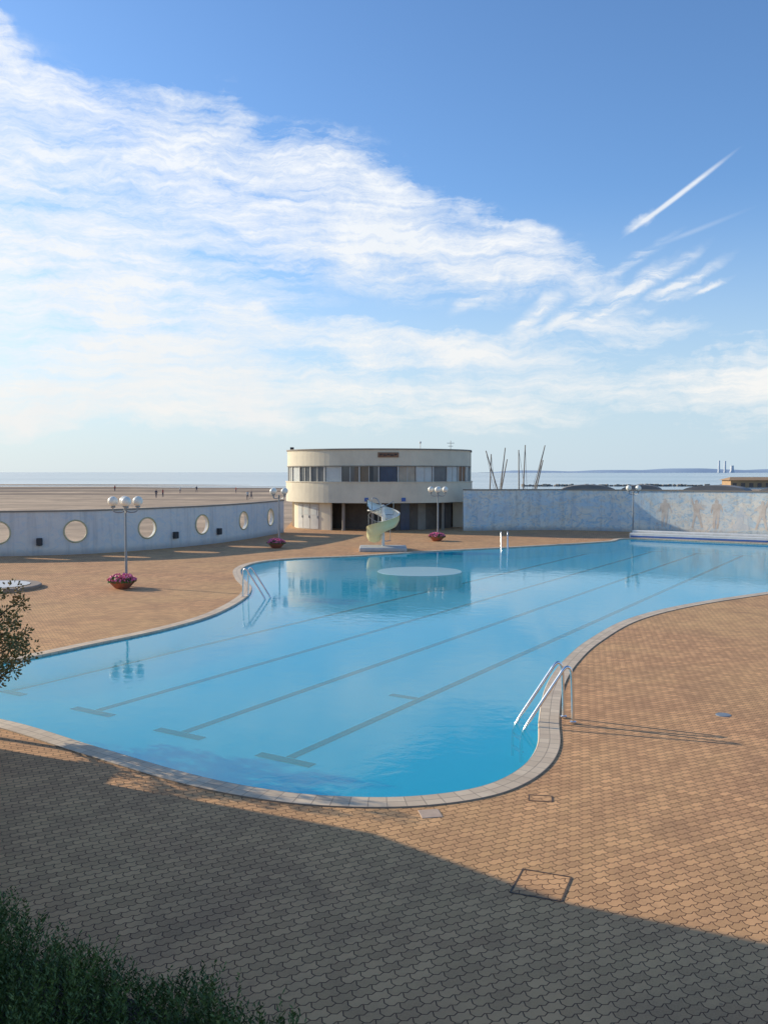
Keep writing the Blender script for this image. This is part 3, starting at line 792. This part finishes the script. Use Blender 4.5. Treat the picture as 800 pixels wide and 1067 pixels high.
for x,y,w,rz in((17.5,76,4.6,-.2),(22,75.5,3.4,-.3),(27.5,73,5.0,-.5),(32,69,4.5,-.6)): vault(x,y,w,4,3.2,.52,rz)
E=empty("pier_pavilion",(143,345,-2.2)); top(E,"ochre seaside pavilion with shallow roofs on the shore","building")
M_och=stained("ochre_wood",(.46,.28,.14),(.38,.24,.13),.3,.8,.1)
MB().box((0,0,1.8),(19,9,3.6)).obj("wall",M_och,E)
v=[(-10.5,-5.5,3.61),(10.5,-5.5,3.61),(10.5,5.5,3.61),(-10.5,5.5,3.61),(-8,0,4.8),(8,0,4.8)]; obj("roof",v,[(0,1,5,4),(1,2,5),(2,3,4,5),(3,0,4)],M_och,E)
for k in range(6): MB().box((-8+3.2*k,-4.53,1.7),(1.6,.08,1.6)).obj("window",M_glass,E)
MB().box((0,-5.2,.5),(24,1.2,.5)).obj("terrace",M_white,E)
mb=MB()
for i in range(60):
    mb.box((-40+i*1.5+random.uniform(-.3,.3),random.uniform(-.8,.8),random.uniform(0,.5)),(random.uniform(1.2,2),random.uniform(1,2),random.uniform(.8,1.5)),random.random()*3,.2)
o=mb.obj("stone_breakwater",M_soff,loc=(100,380,-1.6)); top(o,"low dark stone breakwater along the shore","breakwater")
# ---------------------------------------------------------------- people on the beach
def person(shirt,trouser,stride):
    V=[(0,0,.95),(0,0,1.2),(0,0,1.42),(0,0,1.52),(0,.01,1.66),(0,0,1.74),
       (-.10,0,.92),(-.12,stride*.5,.50),(-.12,stride,.07),(-.12,stride-.0+.12,.03),
       (.10,0,.92),(.12,-stride*.4,.50),(.12,-stride*.9,.08),(.12,-stride*.9+.12,.03),
       (-.19,0,1.40),(-.25,-.05-stride*.3,1.14),(-.24,-stride*.4+.08,.90),
       (.19,0,1.40),(.25,.02+stride*.3,1.14),(.24,stride*.4+.10,.90)]
    Ed=[(0,1),(1,2),(2,3),(3,4),(4,5),(0,6),(6,7),(7,8),(8,9),(0,10),(10,11),(11,12),(12,13),(2,14),(14,15),(15,16),(2,17),(17,18),(18,19)]
    rad=[.15,.14,.15,.06,.10,.07,.10,.07,.045,.035,.10,.07,.045,.035,.07,.045,.035,.07,.045,.035]
    me=bpy.data.meshes.new("person"); me.from_pydata(V,Ed,[]); o=bpy.data.objects.new("person",me); COL.objects.link(o)
    sk=o.modifiers.new("s",'SKIN'); sb=o.modifiers.new("u",'SUBSURF'); sb.levels=1; sb.render_levels=1
    for i,r in enumerate(rad): me.skin_vertices[0].data[i].radius=(r,r*.8); 
    me.skin_vertices[0].data[0].use_root=True
    dg=bpy.context.evaluated_depsgraph_get(); nm=bpy.data.meshes.new_from_object(o.evaluated_get(dg)); o.modifiers.clear(); o.data=nm
    skin=bpy.data.materials.get("skin_tone") or stained("skin_tone",(.42,.25,.18),(.4,.23,.16),5,.6,0)
    nm.materials.clear()
    for q in(shirt,trouser,skin): nm.materials.append(q)
    for p in nm.polygons:
        z=p.center.z; p.material_index=1 if z<.98 and abs(p.center.x)<.2 else (2 if z>1.48 else 0); p.use_smooth=True
    return o
M_s1=stained("red_cloth",(.35,.06,.05),(.3,.05,.05),5,.8,0); M_s2=stained("navy_cloth",(.03,.04,.09),(.02,.03,.06),5,.8,0); M_s3=stained("pale_cloth",(.6,.58,.54),(.5,.5,.48),5,.8,0)
base=[person(M_s2,M_s2,.22),person(M_s1,M_s2,.05),person(M_s3,M_s2,.28)]
labs=["person in dark clothes walking along the beach","person in red top standing on the sand","person in pale top striding on the sand"]
spots=[(163,519),(170,518),(188,514),(205,513),(246,514),(258,521),(262,520),(120,512)]
for i,(u,v_) in enumerate(spots):
    z=-.35
    for _ in range(6):
        x,y=survey(u,v_,z); z=.5*z+.5*beach_z(x,y)
    z=beach_z(x,y)
    o=base[i] if i<3 else base[i%3].copy()
    if i>=3: COL.objects.link(o)
    o.location=(x,y,z); o.rotation_euler=(0,0,i*1.3); top(o,labs[i%3],"person","people on the beach")
